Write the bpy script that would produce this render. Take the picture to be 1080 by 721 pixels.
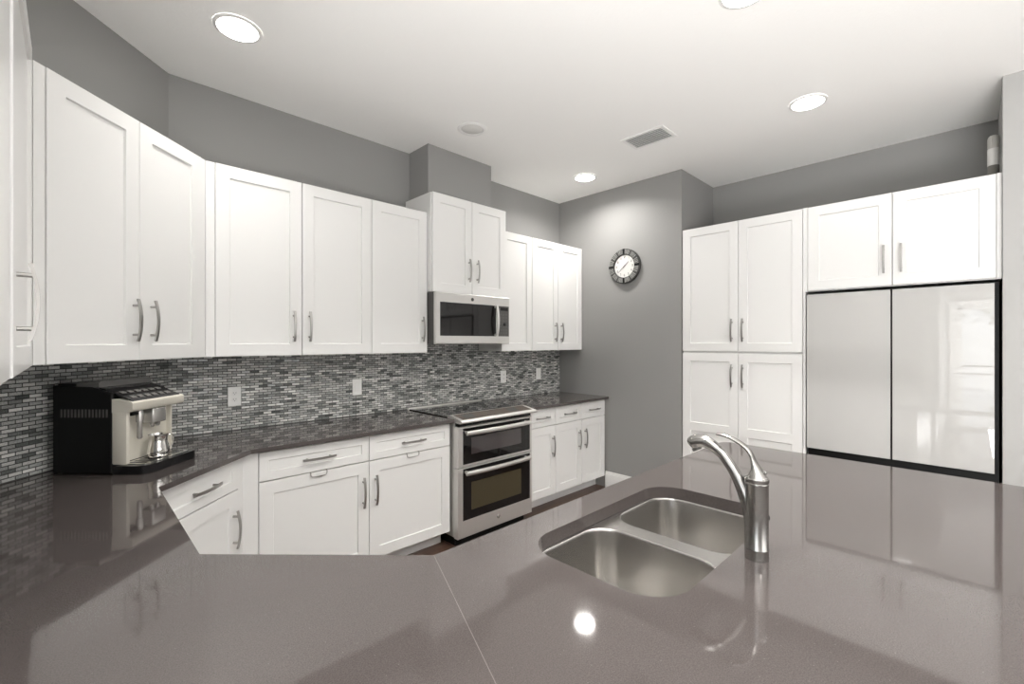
import bpy, bmesh, math, random
from mathutils import Vector, Matrix
from mathutils.geometry import tessellate_polygon

for o in list(bpy.data.objects):
    bpy.data.objects.remove(o)
scene = bpy.context.scene
col = scene.collection
random.seed(4)
PI = math.pi
R = math.radians

# ------------------------------------------------------------------ camera
YAW = 45.634
cam_d = bpy.data.cameras.new('camera')
cam_d.sensor_fit = 'HORIZONTAL'
cam_d.sensor_width = 36.0
cam_d.lens = 36.0 * 476.78 / 1080.0
cam_d.clip_start = 0.02
cam = bpy.data.objects.new('camera', cam_d)
col.objects.link(cam)
cam.location = (0, 0, 1.4605)
cam.rotation_euler = (R(90), 0, R(YAW - 90))
scene.camera = cam

# ------------------------------------------------------------------ world, light, exposure
scene.view_settings.view_transform = 'Standard'
scene.view_settings.look = 'None'
scene.view_settings.gamma = 1.0
scene.view_settings.use_curve_mapping = False
scene.view_settings.exposure = 0.40
world = bpy.data.worlds.new('world')
scene.world = world
world.use_nodes = True
wn = world.node_tree.nodes
wl = world.node_tree.links
sky = wn.new('ShaderNodeTexSky')
sky.sky_type = 'HOSEK_WILKIE'
sky.turbidity = 4.0
sky.ground_albedo = 0.6
sky.sun_direction = Vector((-0.4, -0.5, 0.75)).normalized()
wbg = wn['Background']
hz_ = wn.new('ShaderNodeMix')
hz_.data_type = 'RGBA'
hz_.inputs['Factor'].default_value = 0.6
hz_.inputs['B'].default_value = (0.95, 0.97, 1.0, 1)
wl.new(sky.outputs['Color'], hz_.inputs['A'])
wl.new(hz_.outputs['Result'], wbg.inputs['Color'])
wbg.inputs['Strength'].default_value = 5.0


def area(name, loc, direction, sx, sy, watts, color=(1, 1, 1), shape='RECTANGLE', spread=180):
    d = bpy.data.lights.new(name, 'AREA')
    d.shape = shape
    d.size = sx
    d.size_y = sy
    d.energy = watts
    d.color = color
    d.spread = R(spread)
    o = bpy.data.objects.new(name, d)
    col.objects.link(o)
    o.location = loc
    o.rotation_euler = Vector(direction).to_track_quat('-Z', 'Y').to_euler()
    return o


# daylight entering through the big living-room windows behind the camera
WIN_W = 66
area('daylight_south', (1.6, -4.93, 1.35), (0, 1, 0.35), 4.6, 2.3, WIN_W, (1.0, 0.995, 0.985))
# added fill lamp behind the camera, brightens the ceiling like bounced sunlight
area('ceiling_fill', (-1.15, -1.35, 0.12), (0, 0, 1), 2.4, 2.4, 370, (1.0, 0.995, 0.985))
DOWN_W = 18
CEIL = 2.99


# ------------------------------------------------------------------ materials
def mat(name, color, rough=0.5, metal=0.0, coat=0.0, spec=0.5, ior=1.5, emit=None, estr=0.0):
    m = bpy.data.materials.new(name)
    m.use_nodes = True
    b = m.node_tree.nodes['Principled BSDF']
    b.inputs['Base Color'].default_value = (*color, 1)
    b.inputs['Roughness'].default_value = rough
    b.inputs['Metallic'].default_value = metal
    b.inputs['IOR'].default_value = ior
    b.inputs['Coat Weight'].default_value = coat
    b.inputs['Specular IOR Level'].default_value = spec
    if emit:
        b.inputs['Emission Color'].default_value = (*emit, 1)
        b.inputs['Emission Strength'].default_value = estr
    return m


def nodes(m):
    nt = m.node_tree
    return nt, nt.nodes, nt.links, nt.nodes['Principled BSDF']


def add_bump(m, scale, strength, dist=0.002, detail=2.0, coord='Object', stretch=None):
    nt, n, l, b = nodes(m)
    tc = n.new('ShaderNodeTexCoord')
    nz = n.new('ShaderNodeTexNoise')
    nz.inputs['Scale'].default_value = scale
    nz.inputs['Detail'].default_value = detail
    if stretch:
        mp = n.new('ShaderNodeMapping')
        mp.inputs['Scale'].default_value = stretch
        l.new(tc.outputs[coord], mp.inputs['Vector'])
        l.new(mp.outputs['Vector'], nz.inputs['Vector'])
    else:
        l.new(tc.outputs[coord], nz.inputs['Vector'])
    bp = n.new('ShaderNodeBump')
    bp.inputs['Strength'].default_value = strength
    bp.inputs['Distance'].default_value = dist
    l.new(nz.outputs['Fac'], bp.inputs['Height'])
    l.new(bp.outputs['Normal'], b.inputs['Normal'])
    return m


M = {}
M['white'] = mat('white_lacquer', (0.80, 0.798, 0.785), 0.28)
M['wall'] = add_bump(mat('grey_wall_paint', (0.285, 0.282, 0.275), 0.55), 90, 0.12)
M['wall_lit'] = add_bump(mat('lit_wall_paint', (0.40, 0.397, 0.388), 0.6), 90, 0.12)  # the wall grey, lightened to put the light on the stub into its colour
M['ceiling'] = add_bump(mat('ceiling_paint', (0.91, 0.905, 0.885), 0.7), 60, 0.25, 0.003)
M['trimwhite'] = mat('white_trim_paint', (0.82, 0.815, 0.80), 0.35)
M['nickel'] = mat('brushed_nickel', (0.42, 0.41, 0.395), 0.34, 1.0)
M['steel'] = mat('brushed_steel', (0.66, 0.65, 0.63), 0.45, 0.75)
M['sink_steel'] = mat('satin_sink_steel', (0.50, 0.485, 0.465), 0.27, 1.0)
M['faucet'] = mat('satin_faucet_steel', (0.36, 0.352, 0.34), 0.24, 1.0)
M['chrome'] = mat('polished_steel', (0.75, 0.74, 0.72), 0.10, 1.0)
M['blackglass'] = mat('black_glass', (0.008, 0.0075, 0.0075), 0.04, 0, 0, 0.4)
M['ovenglass'] = mat('oven_window_glass', (0.060, 0.050, 0.028), 0.03, 0, 0, 0.7)  # warm tint stands in for light reflected in the lower oven window
M['upperglass'] = mat('reflecting_oven_glass', (0.055, 0.046, 0.047), 0.03, 0, 0, 0.7)  # pinkish grey paints in the reflections of the upper oven window
M['black'] = mat('black_plastic', (0.004, 0.004, 0.004), 0.5, 0, 0, 0.25)
M['blackgloss'] = mat('gloss_black_plastic', (0.008, 0.008, 0.009), 0.12)
M['darkgrey'] = mat('dark_grey_plastic', (0.07, 0.068, 0.065), 0.4)
M['charcoal'] = mat('charcoal_panel', (0.10, 0.098, 0.094), 0.25)
M['fridgeglass'] = mat('white_glass', (0.49, 0.485, 0.472), 0.012, 0, 0.0, 0.5, ior=1.7)
M['cream'] = mat('champagne_metal_paint', (0.68, 0.65, 0.575), 0.3, 0.15)
M['silver'] = mat('silver_plastic', (0.55, 0.54, 0.52), 0.25, 0.7)
M['plate'] = mat('white_plastic', (0.85, 0.845, 0.83), 0.35)
M['clockface'] = mat('clock_face_card', (0.70, 0.69, 0.67), 0.5)
M['galv'] = add_bump(mat('galvanised_metal', (0.06, 0.06, 0.058), 0.45, 0.4), 60, 0.1)
M['galvlight'] = mat('pale_galvanised_metal', (0.30, 0.30, 0.29), 0.5, 0.2)
M['lampglass'] = mat('lamp_diffuser', (1, 1, 1), 0.5, emit=(1.0, 0.97, 0.92), estr=12.0)
M['offglass'] = mat('unlit_lamp_glass', (0.66, 0.65, 0.63), 0.4)
M['canwhite'] = mat('white_ceramic', (0.80, 0.79, 0.77), 0.4)
M['canrib'] = mat('ribbed_pale_grey', (0.52, 0.51, 0.48), 0.6)
M['cangrey'] = mat('taupe_band', (0.22, 0.21, 0.19), 0.7)
M['whiteout'] = mat('pale_terrace_stone', (0.8, 0.79, 0.77), 0.6)
M['leaf'] = mat('hedge_leaf', (0.12, 0.16, 0.08), 0.6)
M['bronze'] = mat('rail_metal', (0.30, 0.30, 0.30), 0.4, 0.6)

# window glass
gm = bpy.data.materials.new('window_glass')
gm.use_nodes = True
nt = gm.node_tree
nt.nodes.clear()
out = nt.nodes.new('ShaderNodeOutputMaterial')
mx = nt.nodes.new('ShaderNodeMixShader')
tr = nt.nodes.new('ShaderNodeBsdfTransparent')
gl = nt.nodes.new('ShaderNodeBsdfGlossy')
gl.inputs['Roughness'].default_value = 0.0
fr = nt.nodes.new('ShaderNodeFresnel')
fr.inputs['IOR'].default_value = 1.45
nt.links.new(fr.outputs[0], mx.inputs[0])
nt.links.new(tr.outputs[0], mx.inputs[1])
nt.links.new(gl.outputs[0], mx.inputs[2])
nt.links.new(mx.outputs[0], out.inputs[0])
M['winglass'] = gm

# quartz worktop: taupe grey with fine speckles
qm = mat('taupe_quartz', (0.2, 0.18, 0.17), 0.05, ior=1.64)
nt, n, l, b = nodes(qm)
tc = n.new('ShaderNodeTexCoord')
n1 = n.new('ShaderNodeTexNoise')
n1.inputs['Scale'].default_value = 420
n1.inputs['Detail'].default_value = 3
n1.inputs['Roughness'].default_value = 0.7
l.new(tc.outputs['Object'], n1.inputs['Vector'])
cr = n.new('ShaderNodeValToRGB')
cr.color_ramp.elements[0].position = 0.36
cr.color_ramp.elements[0].color = (0.060, 0.051, 0.0485, 1)
cr.color_ramp.elements[1].position = 0.66
cr.color_ramp.elements[1].color = (0.094, 0.081, 0.0775, 1)
e = cr.color_ramp.elements.new(0.5)
e.color = (0.077, 0.066, 0.063, 1)
l.new(n1.outputs['Fac'], cr.inputs['Fac'])
vo = n.new('ShaderNodeTexVoronoi')
vo.inputs['Scale'].default_value = 55
l.new(tc.outputs['Object'], vo.inputs['Vector'])
lt = n.new('ShaderNodeMath')
lt.operation = 'LESS_THAN'
lt.inputs[1].default_value = 0.045
l.new(vo.outputs['Distance'], lt.inputs[0])
mixc = n.new('ShaderNodeMix')
mixc.data_type = 'RGBA'
mixc.inputs['B'].default_value = (0.16, 0.145, 0.14, 1)
l.new(lt.outputs[0], mixc.inputs['Factor'])
l.new(cr.outputs['Color'], mixc.inputs['A'])
l.new(mixc.outputs['Result'], b.inputs['Base Color'])
M['quartz'] = qm

# mosaic glass tile backsplash (uv in metres)
tm = mat('glass_mosaic', (0.3, 0.3, 0.3), 0.12)
nt, n, l, b = nodes(tm)
uv = n.new('ShaderNodeUVMap')
uv.uv_map = 'metres'
br = n.new('ShaderNodeTexBrick')
br.offset = 0.5
br.inputs['Scale'].default_value = 1.0
br.inputs['Mortar Size'].default_value = 0.0019
br.inputs['Mortar Smooth'].default_value = 0.1
br.inputs['Brick Width'].default_value = 0.050
br.inputs['Row Height'].default_value = 0.0158
br.inputs['Color1'].default_value = (0, 0, 0, 1)
br.inputs['Color2'].default_value = (1, 1, 1, 1)
br.inputs['Mortar'].default_value = (0.5, 0.5, 0.5, 1)
l.new(uv.outputs['UV'], br.inputs['Vector'])
cr = n.new('ShaderNodeValToRGB')
cr.color_ramp.interpolation = 'LINEAR'
els = cr.color_ramp.elements
els[0].position = 0.0
els[0].color = (0.10, 0.11, 0.105, 1)
els[1].position = 1.0
els[1].color = (0.80, 0.80, 0.77, 1)
for p, c in ((0.2, (0.30, 0.31, 0.30)), (0.5, (0.42, 0.425, 0.41)), (0.8, (0.56, 0.56, 0.54))):
    e = els.new(p)
    e.color = (*c, 1)
l.new(br.outputs['Color'], cr.inputs['Fac'])
# streaky glass within each piece
nz = n.new('ShaderNodeTexNoise')
nz.inputs['Scale'].default_value = 260
nz.inputs['Detail'].default_value = 2
l.new(uv.outputs['UV'], nz.inputs['Vector'])
ml = n.new('ShaderNodeMix')
ml.data_type = 'RGBA'
ml.blend_type = 'OVERLAY'
ml.inputs['Factor'].default_value = 0.95
l.new(cr.outputs['Color'], ml.inputs['A'])
l.new(nz.outputs['Fac'], ml.inputs['B'])
mg = n.new('ShaderNodeMix')
mg.data_type = 'RGBA'
mg.inputs['B'].default_value = (0.035, 0.034, 0.033, 1)
l.new(br.outputs['Fac'], mg.inputs['Factor'])
l.new(ml.outputs['Result'], mg.inputs['A'])
l.new(mg.outputs['Result'], b.inputs['Base Color'])
rr = n.new('ShaderNodeMapRange')
rr.inputs['From Min'].default_value = 0
rr.inputs['From Max'].default_value = 1
rr.inputs['To Min'].default_value = 0.12
rr.inputs['To Max'].default_value = 0.8
l.new(br.outputs['Fac'], rr.inputs['Value'])
l.new(rr.outputs['Result'], b.inputs['Roughness'])
# each piece sits at its own slight tilt
wn_ = n.new('ShaderNodeTexWhiteNoise')
wn_.noise_dimensions = '1D'
l.new(br.outputs['Color'], wn_.inputs['W'])
vs_ = n.new('ShaderNodeVectorMath')
vs_.operation = 'SUBTRACT'
vs_.inputs[1].default_value = (0.5, 0.5, 0.5)
l.new(wn_.outputs['Color'], vs_.inputs[0])
vc_ = n.new('ShaderNodeVectorMath')
vc_.operation = 'SCALE'
vc_.inputs['Scale'].default_value = 0.45
l.new(vs_.outputs['Vector'], vc_.inputs[0])
ge_ = n.new('ShaderNodeNewGeometry')
va_ = n.new('ShaderNodeVectorMath')
va_.operation = 'ADD'
l.new(ge_.outputs['Normal'], va_.inputs[0])
l.new(vc_.outputs['Vector'], va_.inputs[1])
vn_ = n.new('ShaderNodeVectorMath')
vn_.operation = 'NORMALIZE'
l.new(va_.outputs['Vector'], vn_.inputs[0])
l.new(vn_.outputs['Vector'], b.inputs['Normal'])
b.inputs['Metallic'].default_value = 0.0
M['mosaic'] = tm

# dark wood planks
fm = mat('dark_wood_floor', (0.06, 0.035, 0.025), 0.3)
nt, n, l, b = nodes(fm)
tc = n.new('ShaderNodeTexCoord')
br = n.new('ShaderNodeTexBrick')
br.offset = 0.37
br.inputs['Scale'].default_value = 1.0
br.inputs['Brick Width'].default_value = 1.2
br.inputs['Row Height'].default_value = 0.12
br.inputs['Mortar Size'].default_value = 0.002
br.inputs['Color1'].default_value = (0.065, 0.038, 0.028, 1)
br.inputs['Color2'].default_value = (0.11, 0.06, 0.042, 1)
br.inputs['Mortar'].default_value = (0.015, 0.01, 0.008, 1)
l.new(tc.outputs['Object'], br.inputs['Vector'])
mp = n.new('ShaderNodeMapping')
mp.inputs['Scale'].default_value = (2, 30, 2)
l.new(tc.outputs['Object'], mp.inputs['Vector'])
nz = n.new('ShaderNodeTexNoise')
nz.inputs['Scale'].default_value = 3
nz.inputs['Detail'].default_value = 5
l.new(mp.outputs['Vector'], nz.inputs['Vector'])
mm = n.new('ShaderNodeMix')
mm.data_type = 'RGBA'
mm.blend_type = 'OVERLAY'
mm.inputs['Factor'].default_value = 0.7
l.new(br.outputs['Color'], mm.inputs['A'])
l.new(nz.outputs['Fac'], mm.inputs['B'])
l.new(mm.outputs['Result'], b.inputs['Base Color'])
M['floor'] = fm


# ------------------------------------------------------------------ mesh helpers
def box(bm, x0, x1, y0, y1, z0, z1):
    v = [bm.verts.new(p) for p in ((x0, y0, z0), (x1, y0, z0), (x1, y1, z0), (x0, y1, z0),
                                   (x0, y0, z1), (x1, y0, z1), (x1, y1, z1), (x0, y1, z1))]
    for f in ((3, 2, 1, 0), (4, 5, 6, 7), (0, 1, 5, 4), (1, 2, 6, 5), (2, 3, 7, 6), (3, 0, 4, 7)):
        bm.faces.new([v[i] for i in f])
    return bm


def bbox_bevel(bm, x0, x1, y0, y1, z0, z1, bev=0.004, seg=2):
    t = bmesh.new()
    box(t, x0, x1, y0, y1, z0, z1)
    bmesh.ops.bevel(t, geom=list(t.edges), offset=bev, segments=seg, profile=0.5, affect='EDGES')
    merge(bm, t)
    return bm


def merge(bm, t, mtx=None):
    vm = {}
    for v in t.verts:
        vm[v] = bm.verts.new(mtx @ v.co if mtx else v.co)
    for f in t.faces:
        try:
            nf = bm.faces.new([vm[v] for v in f.verts])
            nf.smooth = f.smooth
        except ValueError:
            pass
    t.free()


def prism(bm, poly, z0, z1, holes=(), cham=0.0):
    """vertical prism of a plan polygon (ccw), with optional holes (any order)"""
    loops = [[Vector((x, y, 0)) for x, y in poly]] + [[Vector((x, y, 0)) for x, y in h] for h in holes]
    flat = [p for lp in loops for p in lp]
    bot = [bm.verts.new((p.x, p.y, z0)) for p in flat]
    top = [bm.verts.new((p.x, p.y, z1)) for p in flat]
    for a, b_, c in tessellate_polygon(loops):
        for idx, up in (((a, b_, c), True), ((a, b_, c), False)):
            p = [flat[i] for i in idx]
            ccw = (p[1] - p[0]).cross(p[2] - p[0]).z > 0
            vs = [(top if up else bot)[i] for i in idx]
            if ccw != up:
                vs.reverse()
            try:
                bm.faces.new(vs)
            except ValueError:
                pass
    k = 0
    for li, lp in enumerate(loops):
        nn = len(lp)
        for i in range(nn):
            j = (i + 1) % nn
            bm.faces.new((bot[k + i], bot[k + j], top[k + j], top[k + i]))
        k += nn
    bmesh.ops.recalc_face_normals(bm, faces=list(bm.faces))
    return bm


def rrect(x0, x1, y0, y1, r, seg=6):
    pts = []
    for cx, cy, a0 in ((x1 - r, y1 - r, 0), (x0 + r, y1 - r, 90), (x0 + r, y0 + r, 180), (x1 - r, y0 + r, 270)):
        for i in range(seg + 1):
            a = R(a0 + 90 * i / seg)
            pts.append((cx + r * math.cos(a), cy + r * math.sin(a)))
    return pts


def loft(bm, rings, cap0=False, cap1=False, closed=True, smooth=True):
    vr = [[bm.verts.new(p) for p in ring] for ring in rings]
    for a, b_ in zip(vr[:-1], vr[1:]):
        nn = len(a)
        for i in range(nn if closed else nn - 1):
            j = (i + 1) % nn
            f = bm.faces.new((a[i], a[j], b_[j], b_[i]))
            f.smooth = smooth
    if cap0:
        bm.faces.new(list(reversed(vr[0])))
    if cap1:
        bm.faces.new(vr[-1])
    return vr


def lathe(bm, prof, cx=0, cy=0, seg=32, cap0=True, cap1=True, mtx=None):
    """prof: list of (r, z); axis +z"""
    rings = []
    for r, z in prof:
        ring = []
        for i in range(seg):
            a = 2 * PI * i / seg
            p = Vector((cx + r * math.cos(a), cy + r * math.sin(a), z))
            ring.append(mtx @ p if mtx else p)
        rings.append(ring)
    loft(bm, rings, cap0, cap1)
    return bm


def tube(bm, pts, radii, seg=14, flat=None, cap=True, up=(1, 0, 0)):
    """round (or oval) sweep; flat = list of (a, b) half sizes along side / normal"""
    pts = [Vector(p) for p in pts]
    rings = []
    for i, p in enumerate(pts):
        t = (pts[min(i + 1, len(pts) - 1)] - pts[max(i - 1, 0)]).normalized()
        side = Vector(up)
        side = (side - t * side.dot(t)).normalized()
        nrm = t.cross(side).normalized()
        if flat:
            a, b_ = flat[i]
        else:
            a = b_ = radii[i] if hasattr(radii, '__len__') else radii
        rings.append([p + side * (a * math.cos(2 * PI * k / seg)) + nrm * (b_ * math.sin(2 * PI * k / seg)) for k in range(seg)])
    loft(bm, rings, cap, cap)
    return bm


def ribbon(bm, pts, w, t, side):
    """rectangular sweep: width w along 'side', thickness t along normal"""
    pts = [Vector(p) for p in pts]
    side = Vector(side)
    rings = []
    for i, p in enumerate(pts):
        tg = (pts[min(i + 1, len(pts) - 1)] - pts[max(i - 1, 0)]).normalized()
        nrm = tg.cross(side).normalized()
        rings.append([p + side * (w / 2 * a) + nrm * (t / 2 * c) for a, c in ((-1, -1), (1, -1), (1, 1), (-1, 1))])
    loft(bm, rings, True, True, smooth=False)
    return bm


def smooth_path(pts, n=6):
    """Catmull-Rom through points"""
    P = [Vector(p) for p in pts]
    P = [P[0] * 2 - P[1]] + P + [P[-1] * 2 - P[-2]]
    o = []
    for i in range(1, len(P) - 2):
        for k in range(n):
            t = k / n
            a, b_, c, d = P[i - 1], P[i], P[i + 1], P[i + 2]
            o.append(0.5 * ((2 * b_) + (c - a) * t + (2 * a - 5 * b_ + 4 * c - d) * t * t + (3 * b_ - a - 3 * c + d) * t ** 3))
    o.append(P[-2])
    return o


def obj(name, bm, m, parent=None, loc=None, rotz=None, label=None, fix=True):
    me = bpy.data.meshes.new(name)
    if fix:
        bmesh.ops.recalc_face_normals(bm, faces=list(bm.faces))
    bm.to_mesh(me)
    bm.free()
    me.set_sharp_from_angle(angle=R(38))
    o = bpy.data.objects.new(name, me)
    col.objects.link(o)
    me.materials.append(M[m] if isinstance(m, str) else m)
    if parent is not None:
        o.parent = parent
    if loc is not None:
        o.location = loc
    if rotz is not None:
        o.rotation_euler = (0, 0, rotz)
    if label:
        o['label'] = label
    return o


def tag(o, label, cat, group=None):
    o['label'] = label
    o['category'] = cat
    if group:
        o['group'] = group
    return o


def thing(name, label, cat, loc=(0, 0, 0), rotz=0, group=None):
    o = bpy.data.objects.new(name, None)
    o.empty_display_size = 0.1
    col.objects.link(o)
    o.location = loc
    o.rotation_euler = (0, 0, rotz)
    return tag(o, label, cat, group)


def struct(name, bm, m, parent=None):
    o = obj(name, bm, m, parent)
    o['kind'] = 'structure'
    return o


def B(*a):
    return box(bmesh.new(), *a)


# ------------------------------------------------------------------ the room
XL = -0.405      # left kitchen wall face
YA = 3.21        # range wall face
KD = YA - 0.401  # diagonal wall: Y - X = KD
XC = 3.87        # clock wall face
YRET = 1.81
XB = 4.5615      # wall over pantry
YST = -0.115     # stub wall side face
XST = 3.84
T = 0.12
r2 = math.sqrt(2)

struct('floor', B(-3.2, 4.9, -5.2, 3.5, -0.08, 0.0), 'floor')
struct('ceiling', B(-3.2, 4.9, -5.2, 3.5, CEIL, CEIL + 0.1), 'ceiling')
struct('wall_range', prism(bmesh.new(), [(0.401, YA), (XC + T, YA), (XC + T, YA + T), (0.401 - T * 0.4142, YA + T)], 0, CEIL), 'wall')
struct('wall_diagonal', prism(bmesh.new(), [(XL, XL + KD), (0.401, YA), (0.401 - T * 0.4142, YA + T), (XL - T, XL + KD + T * 0.4142)], 0, CEIL), 'wall')
struct('wall_left', prism(bmesh.new(), [(XL, 0.32), (XL, XL + KD), (XL - T, XL + KD + T * 0.4142), (XL - T, 0.32)], 0, CEIL), 'wall')
struct('wall_clock', B(XC, XC + T, YRET, YA - 0.0005, 0, CEIL), 'wall')
struct('wall_return', B(XC + T, XB + T, YRET, YRET + T, 0, CEIL), 'wall')
struct('wall_pantry', B(XB, XB + T, -5.0, YRET, 0, CEIL), 'wall')
struct('wall_stub', B(XST, XB, -0.62, YST, 0, CEIL), 'wall_lit')
struct('wall_entry', B(-3.0, XL - T, 0.32, 0.32 + T, 0, CEIL), 'wall')
# terrace wall at X=-3 with the sliding door opening Y -1.75..0.2
bm = bmesh.new()
box(bm, -3.12, -3.0, 0.2, 0.44, 0, CEIL)
box(bm, -3.12, -3.0, -5.12, -1.75, 0, CEIL)
box(bm, -3.12, -3.0, -1.75, 0.2, 2.06, CEIL)
struct('wall_terrace', bm, 'wall')
# south wall at Y=-5 with window opening X -0.8..4.0
bm = bmesh.new()
box(bm, -3.0, -0.8, -5.12, -5.0, 0, CEIL)
box(bm, 4.0, XB + T, -5.12, -5.0, 0, CEIL)
box(bm, -0.8, 4.0, -5.12, -5.0, 2.6, CEIL)
box(bm, -0.8, 4.0, -5.12, -5.0, 0, 0.15)
struct('wall_south', bm, 'wall')
bm = bmesh.new()
for x in (-0.8, 0.4, 1.58, 2.76, 3.95):
    box(bm, x, x + 0.05, -5.10, -5.03, 0.15, 2.6)
box(bm, -0.8, 4.0, -5.10, -5.03, 0.15, 0.2)
box(bm, -0.8, 4.0, -5.10, -5.03, 2.55, 2.6)
struct('window_1', bm, 'trimwhite')
# sliding door
bm = bmesh.new()
for y in (-1.75, -0.80, 0.14):
    box(bm, -3.09, -3.03, y, y + 0.06, 0, 2.06)
box(bm, -3.09, -3.03, -1.75, 0.2, 0, 0.05)
box(bm, -3.09, -3.03, -1.75, 0.2, 2.0, 2.06)
d1 = struct('door_1', bm, 'trimwhite')
struct('window_1_blocker', B(-0.79, 3.99, -5.115, -5.105, 0.16, 2.59), 'trimwhite')  # unseen panel added behind the window lamp to keep sky light out
obj('glass_pane', B(-3.065, -3.055, -1.69, -0.80, 0.05, 2.0), 'winglass', d1)
obj('glass_pane', B(-3.065, -3.055, -0.74, 0.14, 0.05, 2.0), 'winglass', d1)
bm = bmesh.new()
box(bm, -3.0, -2.98, 0.2, 0.29, 0, 2.15)
box(bm, -3.0, -2.98, -1.84, -1.75, 0, 2.15)
box(bm, -3.0, -2.98, -1.75, 0.2, 2.06, 2.15)
struct('trim_1', bm, 'trimwhite')
# terrace beyond the door
struct('terrace_floor', B(-9, -3.2, -6, 4, -0.12, -0.02), 'whiteout')

# soffit box above the microwave cabinet
struct('wall_soffit', B(1.972, 2.620, 2.94, YA - 0.001, 2.60, CEIL - 0.001), 'wall')
# baseboard on the clock wall
bm = bmesh.new()
box(bm, XC - 0.016, XC, YRET, 2.60, 0, 0.14)
box(bm, XC - 0.011, XC, YRET, 2.60, 0.14, 0.16)
struct('baseboard_clock_wall', bm, 'trimwhite')

# mosaic backsplash: one continuous tiled band on three walls
bm = bmesh.new()
uvl = bm.loops.layers.uv.new('metres')
th = 0.008
c1 = (XL, XL + KD)
c2 = (0.401, YA)
inner = [(XL + th, 0.42), (XL + th, XL + KD - th * 0.4142), (0.401 + th * 0.4142, YA - th), (XC - 0.001, YA - th)]
s = 0
ZB0, ZB1 = 0.9145, 1.377
outer = [(XL + .0004, 0.42), (XL + .0004, XL + KD), (0.401, YA - .0004), (XC - 0.001, YA - .0004)]
for (p, q), (po, qo) in zip(zip(inner[:-1], inner[1:]), zip(outer[:-1], outer[1:])):
    L = math.hypot(q[0] - p[0], q[1] - p[1])
    segs = [(0, 1, ZB1)]
    if p[0] > 0.3:
        xa, xb = (1.915 - p[0]) / L, (2.72 - p[0]) / L
        segs = [(0, xa, ZB1), (xa, xb, 1.45), (xb, 1, ZB1)]
    for ta, tb, zt in segs:
        P0 = (p[0] + (q[0] - p[0]) * ta, p[1] + (q[1] - p[1]) * ta)
        P1 = (p[0] + (q[0] - p[0]) * tb, p[1] + (q[1] - p[1]) * tb)
        O0 = (po[0] + (qo[0] - po[0]) * ta, po[1] + (qo[1] - po[1]) * ta)
        O1 = (po[0] + (qo[0] - po[0]) * tb, po[1] + (qo[1] - po[1]) * tb)
        v = [bm.verts.new((*P0, ZB0)), bm.verts.new((*P1, ZB0)), bm.verts.new((*P1, zt)), bm.verts.new((*P0, zt))]
        w = [bm.verts.new((*O0, zt)), bm.verts.new((*O1, zt))]
        f = bm.faces.new(v)
        for lp, (u_, v_) in zip(f.loops, ((s + L * ta, ZB0), (s + L * tb, ZB0), (s + L * tb, zt), (s + L * ta, zt))):
            lp[uvl].uv = (u_, v_)
        f2 = bm.faces.new((v[3], v[2], w[1], w[0]))
        for lp in f2.loops:
            lp[uvl].uv = (s, ZB0)
    s += L
sp = obj('tile_backsplash', bm, 'mosaic', fix=False)
tag(sp, 'grey and silver glass mosaic tile backsplash between worktop and wall cabinets', 'backsplash')


# ------------------------------------------------------------------ cabinets
def shaker(x0, x1, z0, z1, rail=0.07, th=0.02, rec=0.008, midrails=()):
    """shaker front, front face at y=0"""
    bm = bmesh.new()
    c = 0.0018

    def ring(i, y):
        return [(x0 + i, y, z0 + i), (x1 - i, y, z0 + i), (x1 - i, y, z1 - i), (x0 + i, y, z1 - i)]
    if not midrails:
        loft(bm, [ring(0, th), ring(0, c), ring(c, 0), ring(rail, 0), ring(rail + 0.0035, rec)], True, True, smooth=False)
        return bm
    loft(bm, [ring(0, th), ring(0, c), ring(c, 0)], True, False, smooth=False)
    zs = [z0 + rail]
    for a, b_ in midrails:
        zs += [a, b_]
    zs.append(z1 - rail)
    zz = [z0 + c] + zs + [z1 - c]
    for k in range(len(zz) - 1):
        za, zb = zz[k], zz[k + 1]
        if k % 2 == 0:
            bm.faces.new([bm.verts.new(p) for p in ((x0 + c, 0, za), (x1 - c, 0, za), (x1 - c, 0, zb), (x0 + c, 0, zb))])
        else:
            for xa, xb in ((x0 + c, x0 + rail), (x1 - rail, x1 - c)):
                bm.faces.new([bm.verts.new(p) for p in ((xa, 0, za), (xb, 0, za), (xb, 0, zb), (xa, 0, zb))])

            def rg(i, y):
                return [(x0 + rail + i, y, za + i), (x1 - rail - i, y, za + i), (x1 - rail - i, y, zb - i), (x0 + rail + i, y, zb - i)]
            loft(bm, [rg(0, 0), rg(0.0035, rec)], False, True, smooth=False)
    bmesh.ops.remove_doubles(bm, verts=list(bm.verts), dist=1e-5)
    return bm


def handle_bm(x, z, length=0.185, vertical=True):
    bm = bmesh.new()
    n_ = 14
    pts = []
    for i in range(n_ + 1):
        t = -1 + 2 * i / n_
        off = -0.022 - 0.014 * (1 - t * t)
        d = t * length / 2
        pts.append((x, off, z + d) if vertical else (x + d, off, z))
    ribbon(bm, pts, 0.012, 0.007, (1, 0, 0) if vertical else (0, 0, 1))
    for sgn in (-1, 1):
        d = sgn * 0.064
        px, pz = (x, z + d) if vertical else (x + d, z)
        t = d / (length / 2)
        yo = -0.022 - 0.014 * (1 - t * t)
        tube(bm, [(px, 0.0, pz), (px, yo, pz)], 0.0055, 10, up=(0, 0, 1))
    return bm


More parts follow.
